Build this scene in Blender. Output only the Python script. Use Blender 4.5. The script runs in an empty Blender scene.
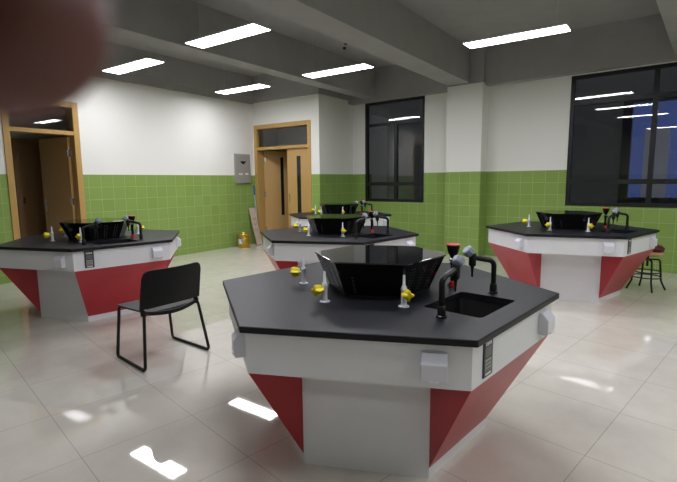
import bpy, bmesh, math, random
from mathutils import Vector, Matrix, Euler
random.seed(7)
scene = bpy.context.scene
COL = scene.collection
PI = math.pi

# ---------------------------------------------------------------- materials
def mat(name, col, rough=.5, metal=0., spec=.5, trans=0., ior=1.45, emit=None, estr=0., coat=0., sss=0.):
    m = bpy.data.materials.new(name); m.use_nodes = True
    b = m.node_tree.nodes['Principled BSDF']
    b.inputs['Base Color'].default_value = (*col, 1)
    b.inputs['Roughness'].default_value = rough
    b.inputs['Metallic'].default_value = metal
    b.inputs['Specular IOR Level'].default_value = spec
    b.inputs['Transmission Weight'].default_value = trans
    b.inputs['IOR'].default_value = ior
    b.inputs['Coat Weight'].default_value = coat
    if sss:
        b.inputs['Subsurface Weight'].default_value = sss
        b.inputs['Subsurface Radius'].default_value = (1, .25, .12)
        b.inputs['Subsurface Scale'].default_value = .004
    if emit:
        b.inputs['Emission Color'].default_value = (*emit, 1)
        b.inputs['Emission Strength'].default_value = estr
    return m

def N(m, t, **kw):
    n = m.node_tree.nodes.new(t)
    for k, v in kw.items(): setattr(n, k, v)
    return n

def speckle(m, amount=.08, scale=60, rough_amt=0.):
    """small procedural variation of base colour so surfaces are not perfectly flat"""
    b = m.node_tree.nodes['Principled BSDF']; L = m.node_tree.links
    col = b.inputs['Base Color'].default_value[:]
    tc = N(m, 'ShaderNodeTexCoord'); no = N(m, 'ShaderNodeTexNoise')
    no.inputs['Scale'].default_value = scale; no.inputs['Detail'].default_value = 4
    L.new(tc.outputs['Object'], no.inputs['Vector'])
    mr = N(m, 'ShaderNodeMapRange'); mr.inputs['To Min'].default_value = 1 - amount; mr.inputs['To Max'].default_value = 1 + amount
    mr.inputs['From Min'].default_value = .3; mr.inputs['From Max'].default_value = .7
    L.new(no.outputs['Fac'], mr.inputs['Value'])
    mx = N(m, 'ShaderNodeVectorMath', operation='SCALE'); mx.inputs[0].default_value = col[:3]
    L.new(mr.outputs['Result'], mx.inputs['Scale']); L.new(mx.outputs['Vector'], b.inputs['Base Color'])
    if rough_amt:
        r0 = b.inputs['Roughness'].default_value
        m2 = N(m, 'ShaderNodeMapRange'); m2.inputs['To Min'].default_value = r0 - rough_amt; m2.inputs['To Max'].default_value = r0 + rough_amt
        L.new(no.outputs['Fac'], m2.inputs['Value']); L.new(m2.outputs['Result'], b.inputs['Roughness'])
    return m

def brick_tile(m, vec_out, tw, th, mortar, c1, c2, cm):
    L = m.node_tree.links
    br = N(m, 'ShaderNodeTexBrick', offset=0., squash=1.)
    br.inputs['Scale'].default_value = 1; br.inputs['Mortar Size'].default_value = mortar
    br.inputs['Mortar Smooth'].default_value = .1; br.inputs['Bias'].default_value = 0
    br.inputs['Brick Width'].default_value = tw; br.inputs['Row Height'].default_value = th
    br.inputs['Color1'].default_value = (*c1, 1); br.inputs['Color2'].default_value = (*c2, 1); br.inputs['Mortar'].default_value = (*cm, 1)
    L.new(vec_out, br.inputs['Vector'])
    return br

# wall: glazed green tile wainscot under off-white paint
def wall_material():
    m = mat('wall_paint_and_green_tile', (.8, .8, .75), .6); L = m.node_tree.links
    b = m.node_tree.nodes['Principled BSDF']
    g = N(m, 'ShaderNodeNewGeometry'); sp = N(m, 'ShaderNodeSeparateXYZ'); L.new(g.outputs['Position'], sp.inputs[0])
    sn = N(m, 'ShaderNodeSeparateXYZ'); L.new(g.outputs['True Normal'], sn.inputs[0])
    ab = N(m, 'ShaderNodeMath', operation='ABSOLUTE'); L.new(sn.outputs['X'], ab.inputs[0])
    gt = N(m, 'ShaderNodeMath', operation='GREATER_THAN'); L.new(ab.outputs[0], gt.inputs[0]); gt.inputs[1].default_value = .5
    mx = N(m, 'ShaderNodeMix'); L.new(gt.outputs[0], mx.inputs['Factor']); L.new(sp.outputs['X'], mx.inputs['A']); L.new(sp.outputs['Y'], mx.inputs['B'])
    ax = N(m, 'ShaderNodeMath', operation='ADD'); L.new(mx.outputs['Result'], ax.inputs[0]); ax.inputs[1].default_value = 20.06
    az = N(m, 'ShaderNodeMath', operation='ADD'); L.new(sp.outputs['Z'], az.inputs[0]); az.inputs[1].default_value = 20 - 1.52 + .0
    cb = N(m, 'ShaderNodeCombineXYZ'); L.new(ax.outputs[0], cb.inputs['X']); L.new(az.outputs[0], cb.inputs['Y'])
    br = brick_tile(m, cb.outputs[0], .2, .2, .003, (.235, .355, .085), (.26, .39, .10), (.40, .50, .24))
    tt = N(m, 'ShaderNodeMath', operation='GREATER_THAN'); L.new(sp.outputs['Z'], tt.inputs[0]); tt.inputs[1].default_value = 1.52
    pn = N(m, 'ShaderNodeTexNoise'); pn.inputs['Scale'].default_value = 1.3; pn.inputs['Detail'].default_value = 3
    L.new(g.outputs['Position'], pn.inputs['Vector'])
    pr = N(m, 'ShaderNodeMix', data_type='RGBA'); L.new(pn.outputs['Fac'], pr.inputs['Factor'])
    pr.inputs['A'].default_value = (.79, .79, .735, 1); pr.inputs['B'].default_value = (.83, .83, .78, 1)
    mc = N(m, 'ShaderNodeMix', data_type='RGBA'); L.new(tt.outputs[0], mc.inputs['Factor'])
    L.new(br.outputs['Color'], mc.inputs['A']); L.new(pr.outputs['Result'], mc.inputs['B'])
    L.new(mc.outputs['Result'], b.inputs['Base Color'])
    rg = N(m, 'ShaderNodeMapRange'); L.new(tt.outputs[0], rg.inputs['Value']); rg.inputs['To Min'].default_value = .28; rg.inputs['To Max'].default_value = .7
    L.new(rg.outputs['Result'], b.inputs['Roughness'])
    bm_ = N(m, 'ShaderNodeMath', operation='MULTIPLY'); L.new(br.outputs['Fac'], bm_.inputs[0])
    iv = N(m, 'ShaderNodeMath', operation='SUBTRACT'); iv.inputs[0].default_value = 1; L.new(tt.outputs[0], iv.inputs[1])
    L.new(iv.outputs[0], bm_.inputs[1])
    bp = N(m, 'ShaderNodeBump', invert=True); bp.inputs['Strength'].default_value = .5; bp.inputs['Distance'].default_value = .002
    L.new(bm_.outputs[0], bp.inputs['Height']); L.new(bp.outputs[0], b.inputs['Normal'])
    return m

def floor_material():
    m = mat('polished_floor_tile', (.6, .58, .5), .09, spec=.5); L = m.node_tree.links
    b = m.node_tree.nodes['Principled BSDF']
    g = N(m, 'ShaderNodeNewGeometry')
    mp = N(m, 'ShaderNodeMapping', vector_type='POINT')
    a = -math.radians(-10.2685)
    # floor grid is laid ~10 degrees off the walls
    mp.inputs['Rotation'].default_value = (0, 0, a)
    # rotate (x,y) by a, then shift so that a grid corner falls on FLOOR_ORIGIN
    ox, oy = -2.9291, 1.1285
    rx, ry = math.cos(a)*ox - math.sin(a)*oy, math.sin(a)*ox + math.cos(a)*oy
    mp.inputs['Location'].default_value = (-rx + 60.0, -ry + 60.0, 0)
    L.new(g.outputs['Position'], mp.inputs['Vector'])
    br = brick_tile(m, mp.outputs[0], .6, .6, .0022, (.66, .63, .555), (.68, .65, .575), (.42, .405, .37))
    no = N(m, 'ShaderNodeTexNoise'); no.inputs['Scale'].default_value = 5; no.inputs['Detail'].default_value = 6; no.inputs['Roughness'].default_value = .6
    L.new(g.outputs['Position'], no.inputs['Vector'])
    mr = N(m, 'ShaderNodeMapRange'); mr.inputs['From Min'].default_value = .3; mr.inputs['From Max'].default_value = .7
    mr.inputs['To Min'].default_value = .94; mr.inputs['To Max'].default_value = 1.05; L.new(no.outputs['Fac'], mr.inputs['Value'])
    sc = N(m, 'ShaderNodeVectorMath', operation='SCALE'); L.new(br.outputs['Color'], sc.inputs[0]); L.new(mr.outputs['Result'], sc.inputs['Scale'])
    L.new(sc.outputs['Vector'], b.inputs['Base Color'])
    bp = N(m, 'ShaderNodeBump', invert=True); bp.inputs['Strength'].default_value = .3; bp.inputs['Distance'].default_value = .001
    L.new(br.outputs['Fac'], bp.inputs['Height']); L.new(bp.outputs[0], b.inputs['Normal'])
    rr = N(m, 'ShaderNodeMapRange'); L.new(no.outputs['Fac'], rr.inputs['Value']); rr.inputs['To Min'].default_value = .02; rr.inputs['To Max'].default_value = .045
    L.new(rr.outputs['Result'], b.inputs['Roughness'])
    return m

def wood_material(name, c1, c2, scale=14, rough=.4):
    m = mat(name, c1, rough); L = m.node_tree.links; b = m.node_tree.nodes['Principled BSDF']
    tc = N(m, 'ShaderNodeTexCoord'); mp = N(m, 'ShaderNodeMapping'); mp.inputs['Scale'].default_value = (scale, scale, scale*.07)
    L.new(tc.outputs['Object'], mp.inputs['Vector'])
    no = N(m, 'ShaderNodeTexNoise'); no.inputs['Scale'].default_value = 3; no.inputs['Detail'].default_value = 5; no.inputs['Distortion'].default_value = .6
    L.new(mp.outputs[0], no.inputs['Vector'])
    cr = N(m, 'ShaderNodeMix', data_type='RGBA'); L.new(no.outputs['Fac'], cr.inputs['Factor'])
    cr.inputs['A'].default_value = (*c1, 1); cr.inputs['B'].default_value = (*c2, 1)
    L.new(cr.outputs['Result'], b.inputs['Base Color'])
    return m

M = {}
M['wall'] = wall_material()
M['floor'] = floor_material(); M['floor'].node_tree.nodes['Principled BSDF'].inputs['IOR'].default_value = 1.75
M['ceiling'] = speckle(mat('grey_ceiling_paint', (.37, .365, .362), .8), .05, 3)
M['plain_wall'] = speckle(mat('corridor_paint', (.78, .77, .72), .8), .04, 3)
M['white'] = speckle(mat('white_laminate', (.75, .755, .785), .38), .02, 4)
M['red'] = speckle(mat('red_laminate', (.42, .03, .04), .36), .06, 5)
M['slab'] = speckle(mat('black_resin_worktop', (.0095, .010, .0145), .42, spec=.32), .25, 90, .05)
M['sink'] = mat('black_sink', (.003, .003, .0035), .5)
M['gloss'] = mat('gloss_black_acrylic', (.006, .006, .007), .03, ior=2.0)
M['hole'] = mat('vent_slot_grey', (.075, .075, .08), .6)
M['hoodside'] = mat('black_hood_sheet', (.006, .006, .007), .12, spec=.4)
M['blackmetal'] = mat('black_coated_metal', (.006, .006, .0065), .38)
M['blackplastic'] = speckle(mat('black_plastic', (.006, .006, .0065), .5, spec=.25), .15, 40)
M['seatplastic'] = speckle(mat('black_seat_plastic', (.02, .02, .022), .38), .15, 40)
M['bluegrey'] = mat('grey_blue_handle', (.30, .34, .42), .35)
M['chrome'] = mat('brushed_steel', (.6, .6, .6), .25, 1.)
M['redplastic'] = mat('red_plastic', (.55, .03, .025), .4)
M['yellow'] = mat('yellow_plastic', (.95, .78, .02), .35)
M['clear'] = mat('milky_clear_plastic', (.86, .88, .95), .25, trans=.1, ior=1.3)
M['sock'] = mat('white_socket_plastic', (.72, .72, .78), .35)
M['socklid'] = mat('white_socket_lid', (.80, .81, .90), .3)
M['darkframe'] = mat('dark_grey_plate', (.035, .042, .045), .45)
M['plate_pale'] = mat('plate_beige_grey', (.34, .34, .30), .4)
M['plate_grey'] = mat('plate_mid_grey', (.12, .13, .13), .4)
M['ink_white'] = mat('plate_white_ink', (.7, .7, .7), .5)
M['alu'] = mat('dark_window_aluminium', (.012, .012, .0125), .4)
M['pane'] = mat('window_glass', (1, 1, 1), 0., trans=1., ior=1.5)
M['doorwood'] = wood_material('light_oak_veneer', (.46, .28, .10), (.54, .34, .13), 10)
M['framewood'] = wood_material('oak_door_frame', (.46, .28, .085), (.55, .35, .115), 14)
M['darkwood'] = wood_material('brown_corridor_door', (.36, .21, .10), (.44, .27, .13), 8)
M['seatwood'] = wood_material('stool_seat_wood', (.45, .28, .13), (.58, .38, .19), 12)
M['doorglass'] = mat('door_strip_glass', (.012, .014, .014), .06)
M['steelgrey'] = speckle(mat('grey_painted_steel', (.31, .31, .275), .45), .05, 20)
M['gold'] = mat('gold_tin', (.62, .43, .07), .28, .85)
M['blue'] = mat('blue_print', (.012, .06, .45), .4)
M['paper'] = mat('white_print', (.75, .75, .72), .5)
M['orange'] = mat('orange_print', (.6, .25, .1), .5)
M['board'] = speckle(mat('pinkish_board', (.56, .44, .36), .6), .12, 9)
M['scrib'] = mat('reddish_marking', (.30, .12, .10), .6)
M['palepole'] = mat('pale_pole', (.42, .5, .5), .4)
M['bag'] = speckle(mat('dark_red_cloth', (.09, .017, .02), .8), .5, 30)
M['lamp'] = mat('lamp_diffuser', (.9, .9, .9), .5, emit=(.975, .97, 1.03), estr=11.0)
M['lampframe'] = mat('lamp_housing', (.6, .6, .62), .4)
M['night'] = mat('night_facade', (.24, .24, .235), .8)
M['dusk'] = mat('blue_lit_window', (.02, .03, .08), .3, emit=(.09, .14, .42), estr=.12)
M['blind'] = mat('glowing_window_blind', (.2, .2, .2), .8, emit=(.30, .33, .42), estr=.06)  # weak emission put in for light coming through the blinds
M['skin'] = speckle(mat('skin', (.13, .042, .034), .5, sss=.3), .05, 60)  # skin tone darkened, standing in for shade close to the lens

# ---------------------------------------------------------------- mesh helpers
class MB:
    def __init__(s): s.v = []; s.f = []; s.m = []; s.sm = []
    def add(s, vs, fs, mi=0, smooth=False):
        o = len(s.v); s.v += [tuple(v) for v in vs]
        for f in fs: s.f.append([i + o for i in f]); s.m.append(mi); s.sm.append(smooth)
        return s
    def box(s, x0, x1, y0, y1, z0, z1, mi=0):
        v = [(x, y, z) for z in (z0, z1) for y in (y0, y1) for x in (x0, x1)]
        return s.add(v, [(0, 2, 3, 1), (4, 5, 7, 6), (0, 1, 5, 4), (2, 6, 7, 3), (0, 4, 6, 2), (1, 3, 7, 5)], mi)
    def prism(s, poly, z0, z1, mi=0, top_poly=None, cap=True, smooth=False):
        n = len(poly); tp = top_poly or poly
        v = [(x, y, z0) for x, y in poly] + [(x, y, z1) for x, y in tp]
        f = [(i, (i+1) % n, n + (i+1) % n, n + i) for i in range(n)]
        s.add(v, f, mi, smooth)
        if cap: s.add([(x, y, z0) for x, y in poly], [list(range(n))[::-1]], mi); s.add([(x, y, z1) for x, y in tp], [list(range(n))], mi)
        return s
    def lathe(s, prof, seg=20, mi=0, origin=(0, 0, 0), axis=(0, 0, 1), smooth=True):
        """prof: list of (r, h) from bottom to top, closed at the ends"""
        q = Vector((0, 0, 1)).rotation_difference(Vector(axis).normalized()); o = Vector(origin)
        v = []; f = []
        for r, hgt in prof:
            for k in range(seg):
                a = 2*PI*k/seg; v.append(o + q @ Vector((r*math.cos(a), r*math.sin(a), hgt)))
        for j in range(len(prof) - 1):
            for k in range(seg):
                a, b = j*seg + k, j*seg + (k+1) % seg
                f.append((a, b, b + seg, a + seg))
        s.add(v, f, mi, smooth)
        n = len(prof)
        s.add(v[:seg], [list(range(seg))[::-1]], mi); s.add(v[(n-1)*seg:], [list(range(seg))], mi)
        return s
    def tube(s, path, r, seg=10, mi=0, closed=False, smooth=True):
        P = [Vector(p) for p in path]; n = len(P)
        R = r if isinstance(r, (list, tuple)) else [r]*n
        tang = []
        for i in range(n):
            if closed: t = P[(i+1) % n] - P[i-1]
            else: t = P[min(i+1, n-1)] - P[max(i-1, 0)]
            tang.append(t.normalized())
        ref = Vector((0, 0, 1)) if abs(tang[0].z) < .9 else Vector((1, 0, 0))
        nrm = tang[0].cross(ref).normalized(); v = []; f = []
        for i in range(n):
            if i: 
                q = tang[i-1].rotation_difference(tang[i]); nrm = (q @ nrm).normalized()
            bi = tang[i].cross(nrm)
            for k in range(seg):
                a = 2*PI*k/seg; v.append(P[i] + R[i]*(math.cos(a)*nrm + math.sin(a)*bi))
        for i in range(n if closed else n-1):
            for k in range(seg):
                a, b = i*seg + k, i*seg + (k+1) % seg; j = (i+1) % n
                f.append((a, b, j*seg + (k+1) % seg, j*seg + k))
        s.add(v, f, mi, smooth)
        if not closed: s.add(v[:seg], [list(range(seg))[::-1]], mi); s.add(v[-seg:], [list(range(seg))], mi)
        return s
    def build(s, name, mats, parent=None, loc=(0, 0, 0), rot=(0, 0, 0), bevel=0., bseg=2):
        me = bpy.data.meshes.new(name); me.from_pydata(s.v, [], s.f)
        mats = mats if isinstance(mats, (list, tuple)) else [mats]
        for q in mats: me.materials.append(q)
        me.polygons.foreach_set('material_index', s.m); me.polygons.foreach_set('use_smooth', s.sm)
        bm = bmesh.new(); bm.from_mesh(me)
        bmesh.ops.remove_doubles(bm, verts=bm.verts, dist=1e-5)
        bmesh.ops.recalc_face_normals(bm, faces=bm.faces)
        if bevel:
            ed = [e for e in bm.edges if len(e.link_faces) == 2 and e.calc_face_angle(0) > .5]
            bmesh.ops.bevel(bm, geom=ed, offset=bevel, segments=bseg, affect='EDGES', profile=.5)
        bm.to_mesh(me); bm.free()
        if any(s.sm): me.set_sharp_from_angle(angle=math.radians(40))
        o = bpy.data.objects.new(name, me); COL.objects.link(o)
        o.location = loc; o.rotation_euler = rot
        if parent: o.parent = parent
        return o

def empty(name, loc=(0, 0, 0), rz=0.):
    o = bpy.data.objects.new(name, None); COL.objects.link(o); o.empty_display_size = .1
    o.location = loc; o.rotation_euler = (0, 0, rz); return o
def tag(o, label, cat, group=None):
    o['label'] = label; o['category'] = cat
    if group: o['group'] = group
    return o
def struct(o, label=None):
    o['kind'] = 'structure'
    if label: o['label'] = label
    return o
def copy_tree(o, parent=None):
    c = o.copy(); COL.objects.link(c)
    if parent: c.parent = parent
    for ch in list(o.children): copy_tree(ch, c)
    return c
def arc(c, a, b, r0, n=6):
    """quarter-like bend around corner point c: from direction a to direction b (unit vectors leaving c), radius r0"""
    c, a, b = Vector(c), Vector(a).normalized(), Vector(b).normalized()
    ang = a.angle(b); d = r0/math.tan(ang/2)
    p0, p1 = c + a*d, c + b*d
    m = (a + b).normalized(); cen = c + m*(r0/math.sin(ang/2))
    v0, v1 = p0 - cen, p1 - cen; tot = v0.angle(v1); out = []
    for i in range(n+1):
        t = i/n; out.append(cen + (v0*math.sin((1-t)*tot) + v1*math.sin(t*tot))/math.sin(tot))
    return out
def bent(pts, r0, n=6):
    P = [Vector(p) for p in pts]; out = [P[0]]
    for i in range(1, len(P)-1): out += arc(P[i], P[i-1]-P[i], P[i+1]-P[i], r0, n)
    return out + [P[-1]]
def hexa(ap, start=PI/6):
    R = ap/math.cos(PI/6)
    return [(R*math.cos(start + k*PI/3), R*math.sin(start + k*PI/3)) for k in range(6)]
def rrect(hx, hy, r, n=5, cx=0, cy=0):
    out = []
    for (sx, sy, a0) in ((1, 1, 0), (-1, 1, PI/2), (-1, -1, PI), (1, -1, 3*PI/2)):
        for k in range(n+1):
            a = a0 + k*(PI/2)/n; out.append((cx + sx*(hx-r) + r*math.cos(a), cy + sy*(hy-r) + r*math.sin(a)))
    return out

# ---------------------------------------------------------------- room shell
XA, YB, XR, YC = -7.495, 7.374, -5.667, 8.60
PX, PY, PR = -1.4, 8.30, -math.radians(3.9)     # the window wall stands a few degrees off square
def wall_y(x): return PY + (x-PX)*math.tan(PR)
X1, Y0 = 3.9, -6.0           # room goes on behind the camera
ZC, ZB = 3.62, 3.05

struct(MB().box(-9.9, X1+.2, Y0-.2, 10.2, -.15, 0).build('floor', M['floor']))
struct(MB().box(XA-.2, X1+.2, Y0-.2, YC+.25, ZC, ZC+.15).build('ceiling', M['ceiling']))

D1 = (2.63, 3.655, 2.61)     # door opening in the left wall: y0, y1, top
w = MB(); w.box(XA-.2, XA, Y0-.2, D1[0], 0, ZC); w.box(XA-.2, XA, D1[1], YB+.2, 0, ZC); w.box(XA-.2, XA, D1[0], D1[1], D1[2], ZC)
struct(w.build('wall_left', M['wall']))
D2 = (-7.46, -5.875, 2.59)
w = MB(); w.box(XA, D2[0], YB, YB+.2, 0, ZC); w.box(D2[1], XR, YB, YB+.2, 0, ZC); w.box(D2[0], D2[1], YB, YB+.2, D2[2], ZC)
struct(w.build('wall_back', M['wall']))
struct(MB().box(XR-.2, XR, YB+.2, YC, 0, ZC).build('wall_side', M['wall']))
W1 = (-3.96, -2.53, .95, 3.0); W2 = (.058, 3.0, .958, 2.98)      # along the window wall
def on_wall(mb, name, m, bevel=0.): return struct(mb.build(name, m, loc=(PX, PY, 0), rot=(0, 0, PR), bevel=bevel))
w = MB()
w.box(-4.48, W1[0], 0, .25, 0, ZC); w.box(W1[1], W2[0], 0, .25, 0, ZC); w.box(W2[1], 5.5, 0, .25, 0, ZC)
for q in (W1, W2): w.box(q[0], q[1], 0, .25, 0, q[2]); w.box(q[0], q[1], 0, .25, q[3], ZC)
on_wall(w, 'wall_right', M['wall'])
struct(MB().box(XA, X1, Y0-.2, Y0, 0, ZC).build('wall_front', M['wall']))
struct(MB().box(X1, X1+.2, Y0-.2, 8.2, 0, ZC).build('wall_near', M['wall']))
on_wall(MB().box(-1.917, -1.258, -.30, 0, 0, 3.03), 'pillar', M['wall'], .004)['label'] = 'tiled and painted pillar between the two dark windows'
on_wall(MB().box(-1.917, -1.258, -.28, -.1, 3.03, ZC), 'pillar_head', M['ceiling'])
# beams
for (x0, x1) in ((-5.24, -4.97), (-3.335, -2.93), (3.1, 3.5)):
    struct(MB().box(x0, x1, Y0, wall_y(x1)-.12, ZB, ZC).build('beam', M['ceiling'], bevel=.006))
on_wall(MB().box(1.38, 1.80, -14.1, -.19, ZB, ZC), 'beam', M['ceiling'], .006)
on_wall(MB().box(-4.27, 5.3, -.19, 0, 2.995, ZC), 'beam', M['ceiling'])
struct(MB().box(XA, XA+.035, Y0, YB, ZB, ZC).box(XA+.035, XA+.05, Y0, YB, ZB+.13, ZC).build('beam', M['ceiling']))
struct(MB().box(XA+.05, XR+.03, YB-.03, YB, ZB+.02, ZC).build('beam', M['ceiling']))
struct(MB().box(XR, XR+.03, YB, 8.42, ZB+.02, ZC).build('beam', M['ceiling']))

# corridors beyond the two doors
struct(MB().box(-9.4, -9.2, .6, 10.2, 0, 2.9).build('wall_corridor', M['plain_wall']))
struct(MB().box(-9.2, XA-.2, .4, .6, 0, 2.9).build('wall_corridor_end', M['plain_wall']))
struct(MB().box(-9.2, XR-.2, 10.0, 10.2, 0, 2.9).build('wall_lobby', M['plain_wall']))
struct(MB().box(XR-.2, XR-.05, YC+.25, 10.2, 0, 2.9).build('wall_lobby_side', M['plain_wall']))
struct(MB().box(-9.9, XA-.2, .4, 10.2, 2.9, 3.0).box(XA-.2, XR-.2, YB+.2, 10.2, 2.9, 3.0).build('ceiling_corridor', M['ceiling']))

# windows
def window(name, q, mulls, bars, cut=None):
    x0, x1, z0, z1 = q
    xm_ = (x0+x1)/2
    root = struct(empty(name, (PX + xm_*math.cos(PR), PY + xm_*math.sin(PR), z0), PR))
    ya, yb = .015, .085
    def L(x, z): return x-(x0+x1)/2, z-z0
    f = MB(); t = .055
    f.box(*[L(x0, 0)[0], L(x0+t, 0)[0]], ya, yb, 0, z1-z0); f.box(L(x1-t, 0)[0], L(x1, 0)[0], ya, yb, 0, z1-z0)
    f.box(L(x0+t, 0)[0], L(x1-t, 0)[0], ya, yb, 0, t*.8); f.box(L(x0+t, 0)[0], L(x1-t, 0)[0], ya, yb, z1-z0-t, z1-z0)
    f.build('window_frame', M['alu'], root)
    for a, b, za, zb in mulls:
        MB().box(L(a, 0)[0], L(b, 0)[0], ya+.004, yb-.004, za-z0, zb-z0).build('mullion', M['alu'], root)
    for za, zb in bars:
        MB().box(L(x0+t, 0)[0], L(x1-t, 0)[0], ya-.006, yb, za-z0, zb-z0).build('glazing_bar', M['alu'], root)
    zs = [z0+t*.8] + [v for b in bars for v in b] + [z1-t]
    for i in range(0, len(zs), 2):
        za, zb = zs[i], zs[i+1]; xm = sorted([(a, b) for a, b, c, d in mulls if c < (za+zb)/2 < d])
        xs = [x0+t] + [v for p in xm for v in p] + [x1-t]
        for j in range(0, len(xs), 2):
            MB().box(L(xs[j], 0)[0]-.004, L(xs[j+1], 0)[0]+.004, .046, .052, za-z0-.004, zb-z0+.004).build('window_pane', M['pane'], root)
    MB().box(L(x0, 0)[0]-.0, L(x1, 0)[0], ya-.02, .2, -.012, .0).build('window_sill', M['alu'], root)
    return root
window('window_1', W1, [(-3.237, -3.168, W1[2]+.04, 2.505)], [(1.274, 1.345), (2.505, 2.56)])
window('window_2', W2, [(1.154, 1.220, W2[2]+.04, W2[3]-.05), (2.25, 2.31, W2[2]+.04, W2[3]-.05)], [(1.289, 1.363), (2.523, 2.585)])

# what stands outside the windows: a dark facade with one big blue-lit opening
o = MB().box(-14, -.95, 13, 13.3, -1, 8).box(-.95, 4.2, 13, 13.3, -1, .78).box(-.95, 4.2, 13, 13.3, 3.16, 8).box(4.2, 12, 13, 13.3, -1, 8).build('wall_outside', M['night'])
struct(o)
root = struct(empty('window_3', (1.7, 13, .78)))
f = MB(); f.box(-2.65, -2.46, -.05, .2, 0, 2.38); f.box(-2.46, 2.5, -.05, .2, 0, .14); f.box(-2.46, 2.5, -.05, .2, 2.33, 2.38); f.box(2.35, 2.5, -.05, .2, .14, 2.33)
f.build('window_frame', M['alu'], root)
for x in (-1.05, .25, 1.5): MB().box(x, x+.1, -.03, .18, .14, 2.33).build('mullion', M['alu'], root)
for xa, xb in ((-2.2, -1.72), (-1.30, -.75), (.5, 1.1)): MB().box(xa, xb, .165, .185, .14, 1.75).build('window_blind', M['blind'], root)
MB().box(-2.46, 2.35, .19, .24, .14, 2.33).build('window_pane', M['dusk'], root)

# doors
def door_frame(root, W_, H_, zt, d=.2, mi=M['framewood']):
    """frame in local coords: x along wall 0..W_, y into the wall 0..d"""
    f = MB(); t = .085; p = -.015
    f.box(0, t, p, d, 0, H_); f.box(W_-t, W_, p, d, 0, H_); f.box(t, W_-t, p, d, H_-t, H_)
    f.build('door_frame', mi, root, bevel=.004)
    MB().box(t, W_-t, p+.003, d*.6, zt, zt+.06).build('transom_bar', mi, root, bevel=.003)
    MB().box(t, W_-t, .06, .066, zt+.06, H_-t).build('transom_pane', M['pane'], root)
def leaf(root, hinge, ang, width, hgt, strip, handle_end=1, wood='doorwood', nm='door_leaf', thick=.042):
    """leaf starts at hinge (x,y) and runs along direction ang (radians) in root space"""
    lf = MB().box(0, width, 0, thick, .006, hgt).build(nm, M[wood], root, (hinge[0], hinge[1], 0), (0, 0, ang), bevel=.002)
    if strip:
        a, b, za, zb = strip
        MB().box(a, b, -.003, thick+.003, za, zb).build('glass_strip', M['doorglass'], lf)
    hx = width-.07 if handle_end else .07
    hb = MB()
    for sgn, y in ((-1, 0), (1, thick)):
        hb.box(hx-.018, hx+.018, y-.004 if sgn < 0 else y, y if sgn < 0 else y+.004, .93, 1.13)
        hb.tube([(hx, y, 1.05), (hx, y+sgn*.045, 1.05), (hx-.1*(1 if handle_end else -1), y+sgn*.05, 1.05)], .009, 8)
    hb.build('door_handle', M['chrome'], lf)
    for z in (.25, 1.05, 1.8):
        MB().box(-.004, .035, -.004, thick+.004, z, z+.10).lathe([(.009, 0), (.009, .10)], 8, origin=(-.002, -.004, z)).lathe([(.009, 0), (.009, .10)], 8, origin=(-.002, thick+.004, z)).build('hinge', M['chrome'], lf)
    return lf
# door in the left wall: local x runs along -y (seen from the room the frame reads left to right along +y)
d1 = struct(empty('door_1', (XA, D1[0], 0), PI/2))     # local x -> world +y, local y -> world -x
door_frame(d1, D1[1]-D1[0], D1[2], 2.115)
leaf(d1, (D1[1]-D1[0]-.088, .13), PI-math.radians(86), .84, 2.10, None, 1)
# door across the corridor, seen through the opening
d3 = struct(empty('door_3', (-9.2+.02, 3.42, 0), PI/2))
f = MB(); f.box(-.08, 0, -.03, .02, 0, 2.16); f.box(.95, 1.03, -.03, .02, 0, 2.16); f.box(0, .95, -.03, .02, 2.08, 2.16); f.build('door_frame', M['darkwood'], d3)
leaf(d3, (0, -.02), 0, .95, 2.07, None, 1, 'darkwood')
# door in the back wall
d2 = struct(empty('door_2', (D2[0], YB, 0), 0))
door_frame(d2, D2[1]-D2[0], D2[2], 2.06)
ww = D2[1]-D2[0]
leaf(d2, (.088, .19), math.radians(55), .84, 2.055, (.37, .44, .62, 1.92), 1)
lf = MB().box(0, .60, 0, .042, .006, 2.058).build('door_leaf', M['doorwood'], d2, (ww-.088-.60, .05, 0), bevel=.002)
MB().box(.265, .365, -.003, .045, .72, 1.90).build('glass_strip', M['doorglass'], lf)
MB().box(.04, .06, -.006, 0, .95, 1.12).build('lock_plate', M['chrome'], lf)

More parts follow.
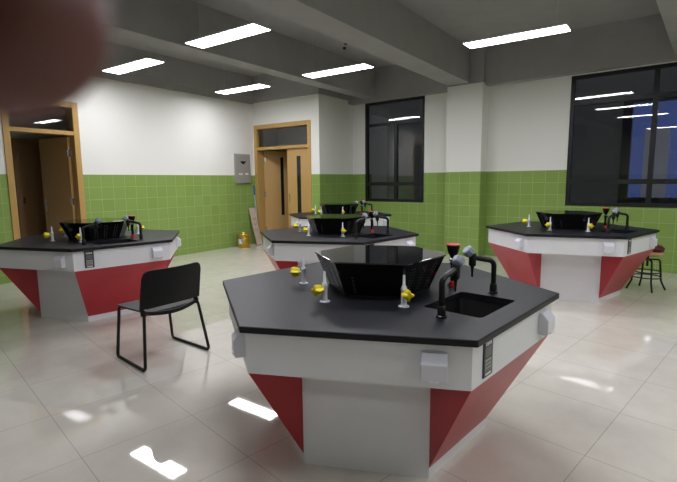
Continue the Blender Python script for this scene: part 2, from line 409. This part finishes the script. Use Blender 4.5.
# ---------------------------------------------------------------- island benches
A, AI, ABASE = .827, .796, .523
ZT, ZS, ZA, ZP = .786, .757, .571, .054
SK = (.565, -.010)      # sink centre along the normal / along the side, in the frame of side 1
def side_frame(k):
    a = k*PI/3; n = Vector((math.cos(a), math.sin(a), 0)); t = Vector((-n.y, n.x, 0)); return n, t
SINK_R = PI/3
def make_bench():
    root = empty('lab_bench')
    # worktop with a cut-out for the sink
    outer = hexa(A)
    hole = [Vector((x, y, 0)) for x, y in rrect(.147, .196, .022)]
    rot = Matrix.Rotation(SINK_R, 3, 'Z')
    hole = [rot @ (p + Vector((SK[0], SK[1], 0))) for p in hole]
    bm = bmesh.new()
    def ring(pts, z): return [bm.verts.new((p[0], p[1], z)) for p in pts]
    loops = {}
    for z in (ZS, ZT):
        o, i = ring(outer, z), ring(hole, z); loops[z] = (o, i)
        es = [bm.edges.new((r[k], r[(k+1) % len(r)])) for r in (o, i) for k in range(len(r))]
        bmesh.ops.triangle_fill(bm, edges=es, use_beauty=True)
    for j in (0, 1):
        a, b = loops[ZS][j], loops[ZT][j]
        for k in range(len(a)): bm.faces.new((a[k], a[(k+1) % len(a)], b[(k+1) % len(a)], b[k]))
    bmesh.ops.recalc_face_normals(bm, faces=bm.faces)
    ed = [e for e in bm.edges if len(e.link_faces) == 2 and e.calc_face_angle(0) > .7 and max(v.co.xy.length for v in e.verts) > .9]
    bmesh.ops.bevel(bm, geom=ed, offset=.004, segments=2, affect='EDGES', profile=.5)
    me = bpy.data.meshes.new('worktop'); bm.to_mesh(me); bm.free(); me.materials.append(M['slab'])
    o = bpy.data.objects.new('worktop', me); COL.objects.link(o); o.parent = root
    # sink bowl (open box with a rim just under the worktop)
    b = MB(); pi_ = rrect(.154, .203, .03); po = rrect(.162, .211, .03); pb = rrect(.125, .17, .04)
    n = len(pi_)
    b.add([(x, y, -.03) for x, y in pi_] + [(x, y, -.20) for x, y in pb], [(i, (i+1) % n, n+(i+1) % n, n+i) for i in range(n)], 0, True)
    b.add([(x, y, -.20) for x, y in pb], [list(range(n))])
    b.add([(x, y, -.03) for x, y in po] + [(x, y, -.21) for x, y in rrect(.133, .178, .04)], [(i, n+i, n+(i+1) % n, (i+1) % n) for i in range(n)], 0, True)
    b.add([(x, y, -.21) for x, y in rrect(.133, .178, .04)], [list(range(n))[::-1]])
    b.add([(x, y, -.03) for x, y in pi_] + [(x, y, -.03) for x, y in po], [(i, n+i, n+(i+1) % n, (i+1) % n) for i in range(n)])
    p = rot @ Vector((SK[0], SK[1], 0))
    sk = b.build('sink_basin', M['sink'], root, (p.x, p.y, ZT), (0, 0, SINK_R))
    MB().lathe([(.022, -.2), (.022, -.193), (.014, -.191)], 16).build('drain', M['blackmetal'], sk)
    # white apron ring with closed underside
    ap = MB(); n = 6; po = hexa(AI); pi_ = hexa(AI-.02); ph = hexa(ABASE-.03)
    ap.add([(x, y, ZA) for x, y in po] + [(x, y, ZS) for x, y in po], [(i, (i+1) % n, n+(i+1) % n, n+i) for i in range(n)])
    ap.add([(x, y, ZA) for x, y in ph] + [(x, y, ZA) for x, y in po], [(i, (i+1) % n, n+(i+1) % n, n+i) for i in range(n)])
    ap.add([(x, y, ZA+.015) for x, y in ph] + [(x, y, ZA+.015) for x, y in pi_], [(i, n+i, n+(i+1) % n, (i+1) % n) for i in range(n)])
    ap.add([(x, y, ZA+.015) for x, y in pi_] + [(x, y, ZS) for x, y in pi_], [(i, n+i, n+(i+1) % n, (i+1) % n) for i in range(n)])
    ap.add([(x, y, ZS) for x, y in pi_] + [(x, y, ZS) for x, y in po], [(i, n+i, n+(i+1) % n, (i+1) % n) for i in range(n)])
    ap.add([(x, y, ZA) for x, y in ph] + [(x, y, ZA+.015) for x, y in ph], [(i, n+i, n+(i+1) % n, (i+1) % n) for i in range(n)])
    ap.build('apron', M['white'], root)
    # white pedestal
    MB().prism(hexa(ABASE), 0, ZA-.001).build('pedestal', M['white'], root)
    # red wedges on sides 1, 3, 5
    va, pb = hexa(AI-.001), hexa(ABASE+.001)
    for k in (1, 3, 5):
        a, c = va[k-1], va[k]; p, q = pb[k-1], pb[k]
        V = [(*a, ZA-.0005), (*c, ZA-.0005), (*p, ZA-.0005), (*q, ZA-.0005), (*p, ZP), (*q, ZP)]
        MB().add(V, [(0, 4, 5, 1), (0, 2, 4), (1, 5, 3), (0, 1, 3, 2), (2, 3, 5, 4)]).build('red_panel', M['red'], root)
    # a white weatherproof socket near one end of every side
    prof = [(0, .055), (.014, .055), (.048, .018), (.048, -.046), (.040, -.056), (0, -.056)]
    for k in range(6):
        n_, t_ = side_frame(k); c = n_*AI + t_*.317 + Vector((0, 0, .664))
        bd = MB()
        hw = .05
        v = [(-s*hw, 0, 0) for s in (0,)]
        vs = [(d, -hw, z) for d, z in prof] + [(d, hw, z) for d, z in prof]; m6 = len(prof)
        bd.add(vs, [(i, (i+1) % m6, m6+(i+1) % m6, m6+i) for i in range(m6)] + [list(range(m6))[::-1], list(range(m6, 2*m6))])
        s = bd.build('socket_box', M['sock'], root, c, (0, 0, k*PI/3), bevel=.003)
        ld = MB().add([(.0155, -hw+.002, .0565), (.0500, -hw+.002, .0190), (.0500, hw-.002, .0190), (.0155, hw-.002, .0565),
                       (.0135, -hw+.002, .0545), (.0475, -hw+.002, .0175), (.0475, hw-.002, .0175), (.0135, hw-.002, .0545)],
                      [(0, 1, 2, 3), (4, 7, 6, 5), (0, 4, 5, 1), (1, 5, 6, 2), (2, 6, 7, 3), (3, 7, 4, 0)])
        ld.build('socket_lid', M['socklid'], s)
        MB().box(.047, .052, -.02, .02, -.05, -.042).build('socket_latch', M['socklid'], s)
    # framed plate with small print beside the sink
    n_, t_ = side_frame(1); c = n_*AI + t_*(-.326) + Vector((0, 0, .6695))
    pl = MB().box(0, .006, -.041, .041, -.079, .079).build('plate', M['darkframe'], root, c, (0, 0, PI/3), bevel=.0015)
    MB().box(.006, .0066, -.028, .028, .004, .046).build('plate_window', M['plate_grey'], pl)
    MB().box(.006, .0066, -.028, .028, -.056, -.004).build('plate_keypad', M['plate_pale'], pl)
    r = MB()
    for y in (-.026, -.012, .002, .016): r.box(.006, .0068, y, y+.010, .053, .067)
    r.build('plate_lettering', M['ink_white'], pl)
    MB().box(.006, .0068, -.026, .026, -.071, -.062).build('plate_line', M['ink_white'], pl)
    r = MB()
    for z in (-.018, -.034, -.050):
        for y in (-.023, -.007, .009): r.box(.0066, .0074, y, y+.013, z-.003, z+.005)
    r.build('plate_lettering', M['plate_grey'], pl)
    return root

def make_hood():
    root = empty('fume_hood')
    zt = .190; hb, ht = .245, .315
    pb, pt = hexa(hb), hexa(ht)
    for k in range(6):
        n_, t_ = side_frame(k)
        a0, a1 = Vector((*pb[k-1], 0)), Vector((*pb[k], 0)); b0, b1 = Vector((*pt[k-1], zt-.008)), Vector((*pt[k], zt-.008))
        nn = ((a1-a0).cross(b0-a0)).normalized()
        if nn.dot(n_) < 0: nn = -nn
        th = nn*.006
        V = [a0, a1, b1, b0, a0-th, a1-th, b1-th, b0-th]
        p = MB().add(V, [(0, 1, 2, 3), (4, 7, 6, 5), (0, 4, 5, 1), (1, 5, 6, 2), (2, 6, 7, 3), (3, 7, 4, 0)])
        s = p
        for cx in (.2, .5, .8):
            for row in range(9):
                if k % 2 == 0 and (cx != .2 or row > 5): continue
                v = .14 + row*.085
                for dx in ((-.035, .035) if k % 2 else (0,)):
                    for_ = []
                    w_ = .010 if k % 2 else .012; h_ = .0042
                    lo, hi = a0.lerp(a1, cx+dx), b0.lerp(b1, cx+dx); c = lo.lerp(hi, v); ax = (a1-a0).normalized(); up = nn.cross(ax)
                    if up.z < 0: up = -up
                    q = [c + ax*w_/2*math.cos(j*PI/4)*1. + up*h_*math.sin(j*PI/4) + nn*.0004 for j in range(8)]
                    q2 = [x - nn*.001 for x in q]
                    s.add(q + q2, [list(range(8)), list(range(15, 7, -1))] + [(j, (j+1) % 8, 8+(j+1) % 8, 8+j) for j in range(8)], 1)
        p.build('side_panel', [M['hoodside'], M['hole']], root)
    MB().prism(hexa(ht+.006), zt-.008, zt).build('top_plate', M['gloss'], root, bevel=.0015)
    MB().prism(hexa(hb+.004), 0, .006).build('base_rim', M['blackplastic'], root)
    return root

def make_faucet(name='gooseneck_faucet'):
    """stands at the origin, arm reaches along +x"""
    root = empty(name)
    MB().lathe([(.024, 0), (.024, .006), (.0185, .010), (.0185, .045), (.0145, .052)], 16).build('base_collar', M['blackmetal'], root)
    path = bent([(0, 0, .045), (0, 0, .172), (.12, 0, .196)], .034, 8)
    MB().tube(path, .0135, 12).build('spout_pipe', M['blackmetal'], root)
    MB().lathe([(.014, -.04), (.019, -.034), (.019, .02), (.015, .028)], 14, origin=(.122, 0, .190)).build('valve_body', M['blackmetal'], root)
    MB().lathe([(.0045, 0), (.006, .012), (.005, .02), (.0075, .032), (.0065, .038), (.009, .05), (.011, .058)], 12, origin=(.122, 0, .093)).build('nozzle', M['blackmetal'], root)
    # octagonal tilted hand wheel
    hd = MB(); ax = Vector((.75, 0, .66)).normalized()
    hd.lathe([(.014, 0), (.026, .006), (.029, .012), (.029, .036), (.024, .043), (.006, .044)], 8, origin=(.128, 0, .212), axis=ax, smooth=False)
    hd.build('handle', M['bluegrey'], root, bevel=.0015)
    return root

def make_eyewash():
    root = empty('eyewash_spray')
    MB().lathe([(.024, 0), (.024, .012), (.018, .022), (.018, .034), (.014, .038)], 18).build('base_ring', M['redplastic'], root)
    MB().lathe([(.012, .036), (.012, .14), (.016, .145), (.016, .16), (.009, .165), (.009, .19)], 14).build('grip_tube', M['blackplastic'], root)
    MB().tube(bent([(.012, 0, .17), (.045, 0, .165), (.05, 0, .09)], .015, 5), .006, 8).build('trigger', M['blackplastic'], root)
    MB().lathe([(.013, -.02), (.016, -.012), (.016, .012), (.013, .02)], 12, origin=(0, 0, .172), axis=(1, 0, 0)).build('valve', M['chrome'], root)
    MB().lathe([(.010, .185), (.016, .195), (.030, .228), (.036, .262), (.036, .268)], 20).build('spray_cup', M['blackplastic'], root)
    MB().lathe([(.0365, .268), (.0385, .270), (.0385, .276), (.030, .280)], 20).build('dust_cap', M['redplastic'], root)
    for c in root.children: c.scale = (1, 1, .87)
    return root

def make_gas_tap():
    """handle points along +x"""
    root = empty('gas_tap')
    b = MB().lathe([(.026, 0), (.026, .005), (.015, .007), (.0135, .012), (.0135, .078), (.015, .082), (.015, .086), (.011, .098), (.0075, .102), (.0055, .15), (.0045, .154)], 16)
    b.build('tap_body', M['clear'], root)
    MB().lathe([(.008, 0), (.008, .02)], 12, origin=(.010, 0, .068), axis=(1, 0, 0)).build('stem', M['clear'], root)
    # three-lobed yellow handle
    h = MB(); nseg = 24; rings = []
    for (x, s) in ((.024, .6), (.027, 1.0), (.056, 1.25), (.070, 1.2), (.075, .8)):
        ring = []
        for k in range(nseg):
            a = 2*PI*k/nseg; r = s*(.0175 + .0055*math.cos(4*a))
            ring.append((x, r*math.cos(a), .068 + r*math.sin(a)))
        rings.append(ring)
    v = [p for r in rings for p in r]; f = []
    for j in range(len(rings)-1):
        for k in range(nseg):
            a, b_ = j*nseg+k, j*nseg+(k+1) % nseg; f.append((a, b_, b_+nseg, a+nseg))
    f += [list(range(nseg))[::-1], list(range(len(v)-nseg, len(v)))]
    h.add(v, f, 0, True); h.build('handle', M['yellow'], root)
    return root

bench0, hood0, faucet0, eyewash0, tap0 = make_bench(), make_hood(), make_faucet(), make_eyewash(), make_gas_tap()
used = set()
def place(proto, xyz, rz, label, cat, group):
    o = proto if proto.name not in used else copy_tree(proto)
    used.add(proto.name)
    o.location = xyz; o.rotation_euler = (0, 0, rz)
    return tag(o, label, cat, group)

BENCH = [  # x, y, rotation, bench label, short name, taps shown (degrees in bench frame)
 (-1.300, 2.222, -1.1653, 'nearest hexagonal lab bench, black worktop over white and red base', 'the nearest bench', (23, -30, -90)),
 (-.958, 6.201, -1.3244, 'hexagonal lab bench in front of the wide dark window, stool behind it', 'the bench by the wide window', (23, -30, -90)),
 (-5.132, 2.614, -1.2304, 'hexagonal lab bench at far left, behind the black chair', 'the bench behind the chair', (23, -30, -90, 150)),
 (-3.125, 4.365, -1.1887, 'hexagonal lab bench right behind the nearest one, the middle bench', 'the middle bench', (23, -30, -90)),
 (-4.818, 6.822, -1.2039, 'farthest hexagonal lab bench, by the open double door', 'the farthest bench', (23, -30, -90)),
]
TAPWORD = {23: 'nearest the sink', -30: 'at front left', -90: 'farthest left', 150: 'behind the hood'}
for bx, by, th, lab, nm, taps in BENCH:
    place(bench0, (bx, by, 0), th, lab, 'lab bench', 'hexagonal lab benches')
    place(hood0, (bx, by, ZT), th, 'glossy black six-sided hood on ' + nm, 'fume hood', 'black hoods on the benches')
    c, s = math.cos(th), math.sin(th)
    def G(u, v): return (bx + c*u - s*v, by + s*u + c*v, ZT)
    a1 = th + PI/3   # direction of side 1
    # tangent of side 1 is a1 + 90 deg
    place(faucet0, G(.545, .345), a1 + PI/2, 'black bent faucet at the near sink end on ' + nm, 'faucet', 'sink faucets')
    place(faucet0, G(.056, .615), a1 - PI/2 - .65, 'black bent faucet at the far sink end on ' + nm, 'faucet', 'sink faucets')
    place(eyewash0, G(-.066, .41), a1 - .6, 'red-capped black eyewash spray on ' + nm, 'eyewash', 'eyewash sprays')
    for d in taps:
        a = math.radians(d)
        place(tap0, G(.44*math.cos(a), .44*math.sin(a)), th + a, 'yellow-handled gas tap %s on %s' % (TAPWORD[d], nm), 'gas tap', 'gas taps')

# ---------------------------------------------------------------- chair
ch = tag(empty('chair', (-3.30, 2.11, 0)), 'black plastic chair on a sled frame, back turned to the camera', 'chair')
cx, cy = -3.30, 2.11
def lc(p): return (p[0]-cx, p[1]-cy, p[2])
for nm_, pts in (('near', [(-3.08, 2.10, .41), (-3.087, 1.866, .415), (-3.028, 1.812, .012), (-3.50, 1.868, .012), (-3.512, 1.915, .405), (-3.49, 2.10, .405)]),
                 ('far', [(-3.08, 2.11, .41), (-3.10, 2.355, .415), (-2.992, 2.365, .012), (-3.52, 2.388, .012), (-3.52, 2.36, .405), (-3.49, 2.11, .405)])):
    MB().tube(bent([lc(p) for p in pts], .026, 6), .0122, 10).build('sled_leg', M['blackmetal'], ch)
# seat pan
sp = MB(); nu, nv = 12, 12; top = []; bot = []
poly = rrect(.235, .225, .05, 6)
def seat_z(x, y): return .432 - .012*math.exp(-((x/.15)**2 + (y/.15)**2)) - .02*max(0, (x-.12)/.115)*math.cos(y/.225*PI/2) - .03*max(0, (-x-.17)/.065)**2*.6
g = 14
vs = []; idx = {}
for i in range(g+1):
    for j in range(g+1):
        x = -.222 + .444*i/g; y = -.230 + .46*j/g
        # squircle-like rounding of corners
        fx, fy = x/.222, y/.230; m_ = max(abs(fx), abs(fy))
        if m_ > 0:
            k = (abs(fx)**8 + abs(fy)**8)**(1/8); x, y = x*m_/k, y*m_/k
        vs.append((x, y, seat_z(x, y)))
nvt = len(vs); vs += [(x, y, z-.014) for x, y, z in vs]
fs = []
for i in range(g):
    for j in range(g):
        a = i*(g+1)+j; q = (a, a+1, a+g+2, a+g+1); fs.append(q); fs.append(tuple(nvt+k for k in q[::-1]))
edge = [i for i in range(g+1)] + [i*(g+1)+g for i in range(1, g+1)] + [g*(g+1)+j for j in range(g-1, -1, -1)] + [i*(g+1) for i in range(g-1, 0, -1)]
fs += [(edge[k], nvt+edge[k], nvt+edge[(k+1) % len(edge)], edge[(k+1) % len(edge)]) for k in range(len(edge))]
sp.add(vs, fs, 0, True); sp.build('seat', M['seatplastic'], ch)
# backrest, curved and slightly reclined
bk = MB(); vs = []
gy, gz = 44, 14
for i in range(gy+1):
    for j in range(gz+1):
        fy = -1 + 2*i/gy; fz = j/gz
        hw = .263
        top_z = .752 if True else 0
        # rounded upper corners
        zt_ = top_z - .065*(1 - math.sqrt(max(0, 1 - max(0, (abs(fy)-.74)/.26)**2)))
        zb_ = .452 + .016*math.cos(fy*PI/2)*.8
        z = zb_ + (zt_-zb_)*fz
        y = fy*hw*(1 - .02*fz) - .012
        x = .215 + .055*(z-.44)/.3 + .045*math.cos(fy*PI/2)
        vs.append((x, y, z))
nvt = len(vs); vs += [(x-.016, y*.995, z) for x, y, z in vs]; fs = []
for i in range(gy):
    for j in range(gz):
        a = i*(gz+1)+j; q = (a, a+1, a+gz+2, a+gz+1); fs.append(q[::-1]); fs.append(tuple(nvt+k for k in q))
edge = [j for j in range(gz+1)] + [i*(gz+1)+gz for i in range(1, gy+1)] + [gy*(gz+1)+j for j in range(gz-1, -1, -1)] + [i*(gz+1) for i in range(gy-1, 0, -1)]
fs += [(edge[k], nvt+edge[k], nvt+edge[(k+1) % len(edge)], edge[(k+1) % len(edge)]) for k in range(len(edge))]
bk.add(vs, fs, 0, True); bko = bk.build('backrest', M['blackplastic'], ch)
lip = MB(); L_ = []
for k in range(17):
    f_ = -1 + 2*k/16; L_.append((.208 + .035*math.cos(f_*PI/2), f_*.236 - .010, .424 - .026*math.cos(f_*PI/2)))
v = []
for (x, y, z) in L_:
    v += [(x-.008, y, z-.016), (x+.008, y, z-.016), (x+.010, y, z+.014), (x-.006, y, z+.014)]
f = [(4*k+a, 4*k+(a+1) % 4, 4*k+4+(a+1) % 4, 4*k+4+a) for k in range(16) for a in range(4)] + [(0, 3, 2, 1), (64, 65, 66, 67)]
lip.add(v, f); lip.build('seat_lip', M['blackplastic'], ch, bevel=.002)
for y in (-.245, .225):
    MB().box(.185, .225, y-.012, y+.012, .40, .53).build('back_bracket', M['blackplastic'], ch, bevel=.003)
    MB().lathe([(.007, 0), (.007, .004)], 10, origin=(.232, y, .455), axis=(1, 0, 0)).build('screw', M['chrome'], ch)

# ---------------------------------------------------------------- stool with a dark red bundle on it
st = tag(empty('stool', (-.134, 6.78, 0)), 'low round wooden stool with black bent-tube legs behind the bench by the wide window', 'stool')
MB().lathe([(.150, .452), (.160, .458), (.160, .476), (.152, .482), (.02, .483)], 32).build('seat', M['seatwood'], st)
MB().lathe([(.12, .440), (.12, .452)], 24).lathe([(.014, .30), (.014, .442)], 12).build('screw_column', M['blackmetal'], st)
for k in range(4):
    a = math.radians(20 + 90*k); ca, sa = math.cos(a), math.sin(a)
    pts = [(.012*ca, .012*sa, .385), (.135*ca, .135*sa, .385), (.16*ca, .16*sa, .12), (.212*ca, .212*sa, .008)]
    MB().tube(bent(pts, .035, 6), .011, 10).build('leg', M['blackmetal'], st)
for z, r in ((.17, .157), (.235, .150)):
    MB().tube([(r*math.cos(2*PI*k/40), r*math.sin(2*PI*k/40), z) for k in range(40)], .0075, 8, closed=True).build('foot_ring', M['blackmetal'], st)
bm = bmesh.new(); bmesh.ops.create_icosphere(bm, subdivisions=4, radius=1)
from mathutils import noise
for v in bm.verts:
    p = v.co.copy(); d = 1 + .28*noise.noise(p*1.7 + Vector((3, 1, 0))) + .12*noise.noise(p*5)
    v.co = Vector((p.x*.085*d, p.y*.075*d, max(p.z*.055*d, -.03) + .03))
for f_ in bm.faces: f_.smooth = True
me = bpy.data.meshes.new('bundle'); bm.to_mesh(me); bm.free(); me.materials.append(M['bag'])
o = bpy.data.objects.new('cloth_bundle', me); COL.objects.link(o); o.location = (-.055, 6.80, .4835)
tag(o, 'small crumpled dark red bundle lying on the wooden stool', 'bundle')

# ---------------------------------------------------------------- ceiling lights
def make_light():
    root = empty('ceiling_light')
    f = MB(); f.box(-.575, .575, -.136, .136, .004, .016)
    f.box(-.575, .575, -.136, -.131, -.002, .004); f.box(-.575, .575, .131, .136, -.002, .004); f.box(-.575, -.57, -.131, .131, -.002, .004); f.box(.57, .575, -.131, .131, -.002, .004)
    f.build('frame', M['lampframe'], root)
    MB().box(-.57, .57, -.131, .131, 0, .003).build('diffuser', M['lamp'], root)
    for x in (-.45, .45): MB().tube([(x, 0, .016), (x, 0, ZC-3.02)], .0015, 6).build('suspension_wire', M['lampframe'], root)
    return root
light0 = make_light()
LIGHTS = [
 (-4.21, 3.77, 'white panel light hanging left of the deep beam, nearest the camera'),
 (-6.32, 3.89, 'white panel light hanging by the left wall, beside the dark fingertip'),
 (-6.32, 5.98, 'white panel light hanging over the corner with the double door'),
 (-4.18, 5.90, 'white panel light hanging over the farthest bench, between two beams'),
 (-1.566, 5.81, 'white panel light hanging right of the deep beam, above the bench by the wide window'),
]
first = True
for x, y in ((-1.566, 3.8), (-1.566, 1.7), (-1.566, -2.3), (1.7, 5.81), (1.7, 3.8), (1.7, 1.7)):
    LIGHTS.append((x, y, None))
for x, y, lab in LIGHTS:
    o = light0 if first else copy_tree(light0); first = False
    o.location = (x, y, 3.02)
    tag(o, lab or 'white panel light hanging in the rows behind the camera, seen only as reflections', 'ceiling light', 'hanging panel lights' if lab else 'panel lights behind the camera')
for x, y in ((-4.62, 6.75), (-4.45, 6.55)):
    o = MB().lathe([(.018, -.03), (.03, -.012), (.03, 0)], 12).build('ceiling_anchor', M['blackmetal'], loc=(x, y, ZC))
    tag(o, 'small dark anchor on the ceiling above the farthest panel light, %s of the pair' % ('left one' if x < -4.5 else 'right one'), 'anchor', 'small ceiling anchors')

# ---------------------------------------------------------------- things at the far corner
db = tag(empty('distribution_board', (XA, 7.01, 1.345)), 'grey steel electrical box on the wall left of the double door', 'electrical box')
MB().box(0, .03, -.215, .215, 0, .625).build('back_box', M['steelgrey'], db, bevel=.003)
dr = MB().box(.03, .045, -.205, .205, .012, .612).build('door', M['steelgrey'], db, bevel=.003)
e = MB(); em = [(-.075, .455), (-.075, .485), (-.058, .475), (-.03, .468), (-.012, .48), (0, .47), (.012, .48), (.03, .468), (.058, .475), (.075, .485), (.075, .455), (.05, .43), (.02, .42), (0, .395), (-.02, .42), (-.05, .43)]
n = len(em); e.add([(.0455, y, z) for y, z in em] + [(.0462, y, z) for y, z in em], [list(range(n))[::-1], list(range(n, 2*n))] + [(i, (i+1) % n, n+(i+1) % n, n+i) for i in range(n)])
e.build('emblem', M['blackplastic'], dr)
MB().box(.0452, .0462, -.13, -.02, .185, .225).box(.0452, .0462, .05, .14, .185, .225).build('sticker', M['paper'], dr)
MB().box(.0452, .0466, -.12, -.03, .21, .222).box(.0452, .0466, -.01, .035, .19, .215).build('sticker_print', M['orange'], dr)
MB().lathe([(.010, 0), (.010, .012)], 10, origin=(.045, .17, .31), axis=(1, 0, 0)).build('lock', M['chrome'], dr)

tin = tag(empty('tin', (-7.27, 6.78, 0)), 'gold tin can with a blue mark on the floor by the left wall', 'can')
MB().lathe([(.128, 0), (.132, .006), (.130, .012), (.130, .095), (.132, .1), (.130, .105), (.130, .19), (.132, .195), (.130, .2), (.130, .285), (.133, .292), (.128, .298)], 36).build('body', M['gold'], tin)
MB().lathe([(.118, .296), (.118, .303), (.09, .303), (.088, .299)], 36).build('lid', M['gold'], tin)
MB().tube([(.131*math.cos(a), .131*math.sin(a), .21 - .10*math.sin((a+1.2)/2.4*PI) if False else .25 - .02*abs(a)) for a in [(-1.2 + .2*k) for k in range(13)]], .003, 6).build('wire_handle', M['chrome'], tin)
lb = MB(); seg = 12
def patch(a0, a1, z0, z1, r, mb):
    v = []; 
    for k in range(seg+1):
        a = a0 + (a1-a0)*k/seg; v += [(r*math.cos(a), r*math.sin(a), z0), (r*math.cos(a), r*math.sin(a), z1), (.1295*math.cos(a), .1295*math.sin(a), z0), (.1295*math.cos(a), .1295*math.sin(a), z1)]
    f = []
    for k in range(seg): i = 4*k; f += [(i, i+4, i+5, i+1), (i+1, i+5, i+7, i+3), (i, i+2, i+6, i+4)]
    mb.add(v, f)
patch(-1.75, -1.0, .09, .19, .1325, lb); lb.build('label_patch', M['paper'], tin)
lg = MB(); v = []
for a, z in ((-1.70, .10), (-1.02, .10), (-1.05, .165), (-1.36, .225), (-1.67, .165)): v.append((.1345*math.cos(a), .1345*math.sin(a), z))
v += [(x*.98, y*.98, z) for x, y, z in v]
lg.add(v, [(0, 1, 2, 3, 4), (9, 8, 7, 6, 5)] + [(i, (i+1) % 5, 5+(i+1) % 5, 5+i) for i in range(5)]); lg.build('blue_mark', M['blue'], tin)

bd = tag(empty('board', (-7.235, 7.19, 0)), 'narrow pinkish board leaning in the corner beside the door frame', 'board')
lean = math.atan2(.215, .8)
b_ = MB().box(0, .022, -.07, .09, .0, .83).build('panel', M['board'], bd, (0, 0, .006), (0, -lean, 0), bevel=.004)
s_ = MB()
for k in range(3):
    z0 = .32 + k*.12
    s_.tube([(.0225, -.05+.01*k, z0), (.0225, -.02, z0+.05), (.0225, .01, z0-.01), (.0225, .05, z0+.06)], .0045, 6)
s_.build('scribble', M['scrib'], b_)
pole = tag(empty('broom_pole', (-7.36, 7.31, 0)), 'thin upright pole with blue top leaning in the corner behind the pinkish board', 'pole')
tip = Vector((-.09, -.01, 1.30)); 
MB().tube([tip*0 + Vector((0, 0, .014)), tip*.84], .013, 10).build('pale_section', M['palepole'], pole)
MB().tube([tip*.84, tip], .0145, 10).build('blue_grip', M['blue'], pole)

# ---------------------------------------------------------------- the photographer's hand: one fingertip reaches over the lens
def make_hand():
    """hand coords: +x to the right of the view, +y up, -z ahead of the camera (metres from the lens)"""
    V = []; E = []; R = []
    def chain(pts, parent=None):
        last = parent
        for p, r in pts:
            V.append(p); R.append(r); i = len(V)-1
            if last is not None: E.append((last, i))
            last = i
        return last
    # wrist and palm lie behind the lens plane, up and to the left
    wrist = chain([((-.215, .015, .075), .029)])
    fore = chain([((-.265, -.01, .09), .031), ((-.33, -.045, .105), .035)], wrist)
    palm = chain([((-.165, .045, .055), .030)], wrist)
    k1 = chain([((-.128, .090, .030), .015), ((-.105, .094, -.004), .0098), ((-.070, .066, -.0295), .0093), ((-.047, .0390, -.0375), .0096), ((-.0310, .0218, -.0375), .0098), ((-.0212, .0118, -.0370), .0085)], palm)
    k2 = chain([((-.135, .068, .022), .014), ((-.118, .066, -.020), .0098), ((-.128, .045, -.046), .0092), ((-.146, .030, -.040), .0082)], palm)
    k3 = chain([((-.142, .046, .022), .013), ((-.128, .040, -.018), .0094), ((-.138, .020, -.042), .0088), ((-.155, .008, -.036), .0078)], palm)
    k4 = chain([((-.150, .024, .026), .012), ((-.138, .014, -.008), .0082), ((-.148, -.003, -.028), .0076), ((-.162, -.012, -.024), .0068)], palm)
    th = chain([((-.168, .035, .075), .016), ((-.142, .020, .056), .0122), ((-.110, .010, .036), .0105), ((-.086, .006, .0225), .0085)], palm)
    me = bpy.data.meshes.new('hand'); me.from_pydata(V, E, []); me.materials.append(M['skin'])
    o = bpy.data.objects.new('hand', me); COL.objects.link(o)
    md = o.modifiers.new('skin', 'SKIN')
    sv = me.skin_vertices[0].data
    for i, r in enumerate(R): sv[i].radius = (r, r); sv[i].use_root = (i == 0)
    md.use_smooth_shade = True
    o.modifiers.new('sub', 'SUBSURF').levels = 2; o.modifiers['sub'].render_levels = 2
    dg = bpy.context.evaluated_depsgraph_get(); dg.update()
    mesh = bpy.data.meshes.new_from_object(o.evaluated_get(dg))
    o.modifiers.clear(); o.data = mesh
    for p in mesh.polygons: p.use_smooth = True
    return o
hand = make_hand()
hand.location = (0, 0, 1.38167); hand.rotation_euler = (1.441177, .010130, .615085)
tag(hand, 'blurred dark reddish fingertip of a hand across the upper left corner, close to the camera', 'hand')

# unseen phone the hand holds, added behind the lens to shade the fingertip
ph = empty('phone', (0, 0, 1.38167)); ph.rotation_euler = (1.441177, .010130, .615085)
tag(ph, 'unseen black phone held by the hand, added to shade the fingertip', 'phone')
def rr3(hx, hy, cx, cy, r_): return rrect(hx, hy, r_, 5, cx, cy)
MB().prism(rr3(.078, .038, -.032, .004, .009), .0016, .0096).build('body', M['blackplastic'], ph, bevel=.0012)
MB().prism(rr3(.075, .035, -.032, .004, .007), .0096, .0101).build('screen', M['gloss'], ph)
MB().lathe([(.006, .0008), (.006, .0018)], 24).build('lens_ring', M['blackmetal'], ph)

# ---------------------------------------------------------------- world, camera, view
wd = bpy.data.worlds.new('dusk'); scene.world = wd; wd.use_nodes = True
bg = wd.node_tree.nodes['Background']; bg.inputs[0].default_value = (.12, .13, .15, 1); bg.inputs[1].default_value = .28
cam = bpy.data.cameras.new('camera'); co = bpy.data.objects.new('camera', cam); COL.objects.link(co)
co.location = (0, 0, 1.38167); co.rotation_euler = (1.441177, .010130, .615085)
cam.sensor_width = 36; cam.sensor_fit = 'HORIZONTAL'; cam.lens = 24.542
cam.clip_start = .002; cam.clip_end = 100
cam.dof.use_dof = True; cam.dof.focus_distance = 4.0; cam.dof.aperture_fstop = 11.0
scene.camera = co
vs_ = scene.view_settings; vs_.view_transform = 'Standard'; vs_.look = 'None'; vs_.gamma = 1; vs_.use_curve_mapping = False
vs_.exposure = 1.45
scene.cycles.use_denoising = True
scene.cycles.max_bounces = 10; scene.cycles.transmission_bounces = 8; scene.cycles.caustics_reflective = False; scene.cycles.caustics_refractive = False
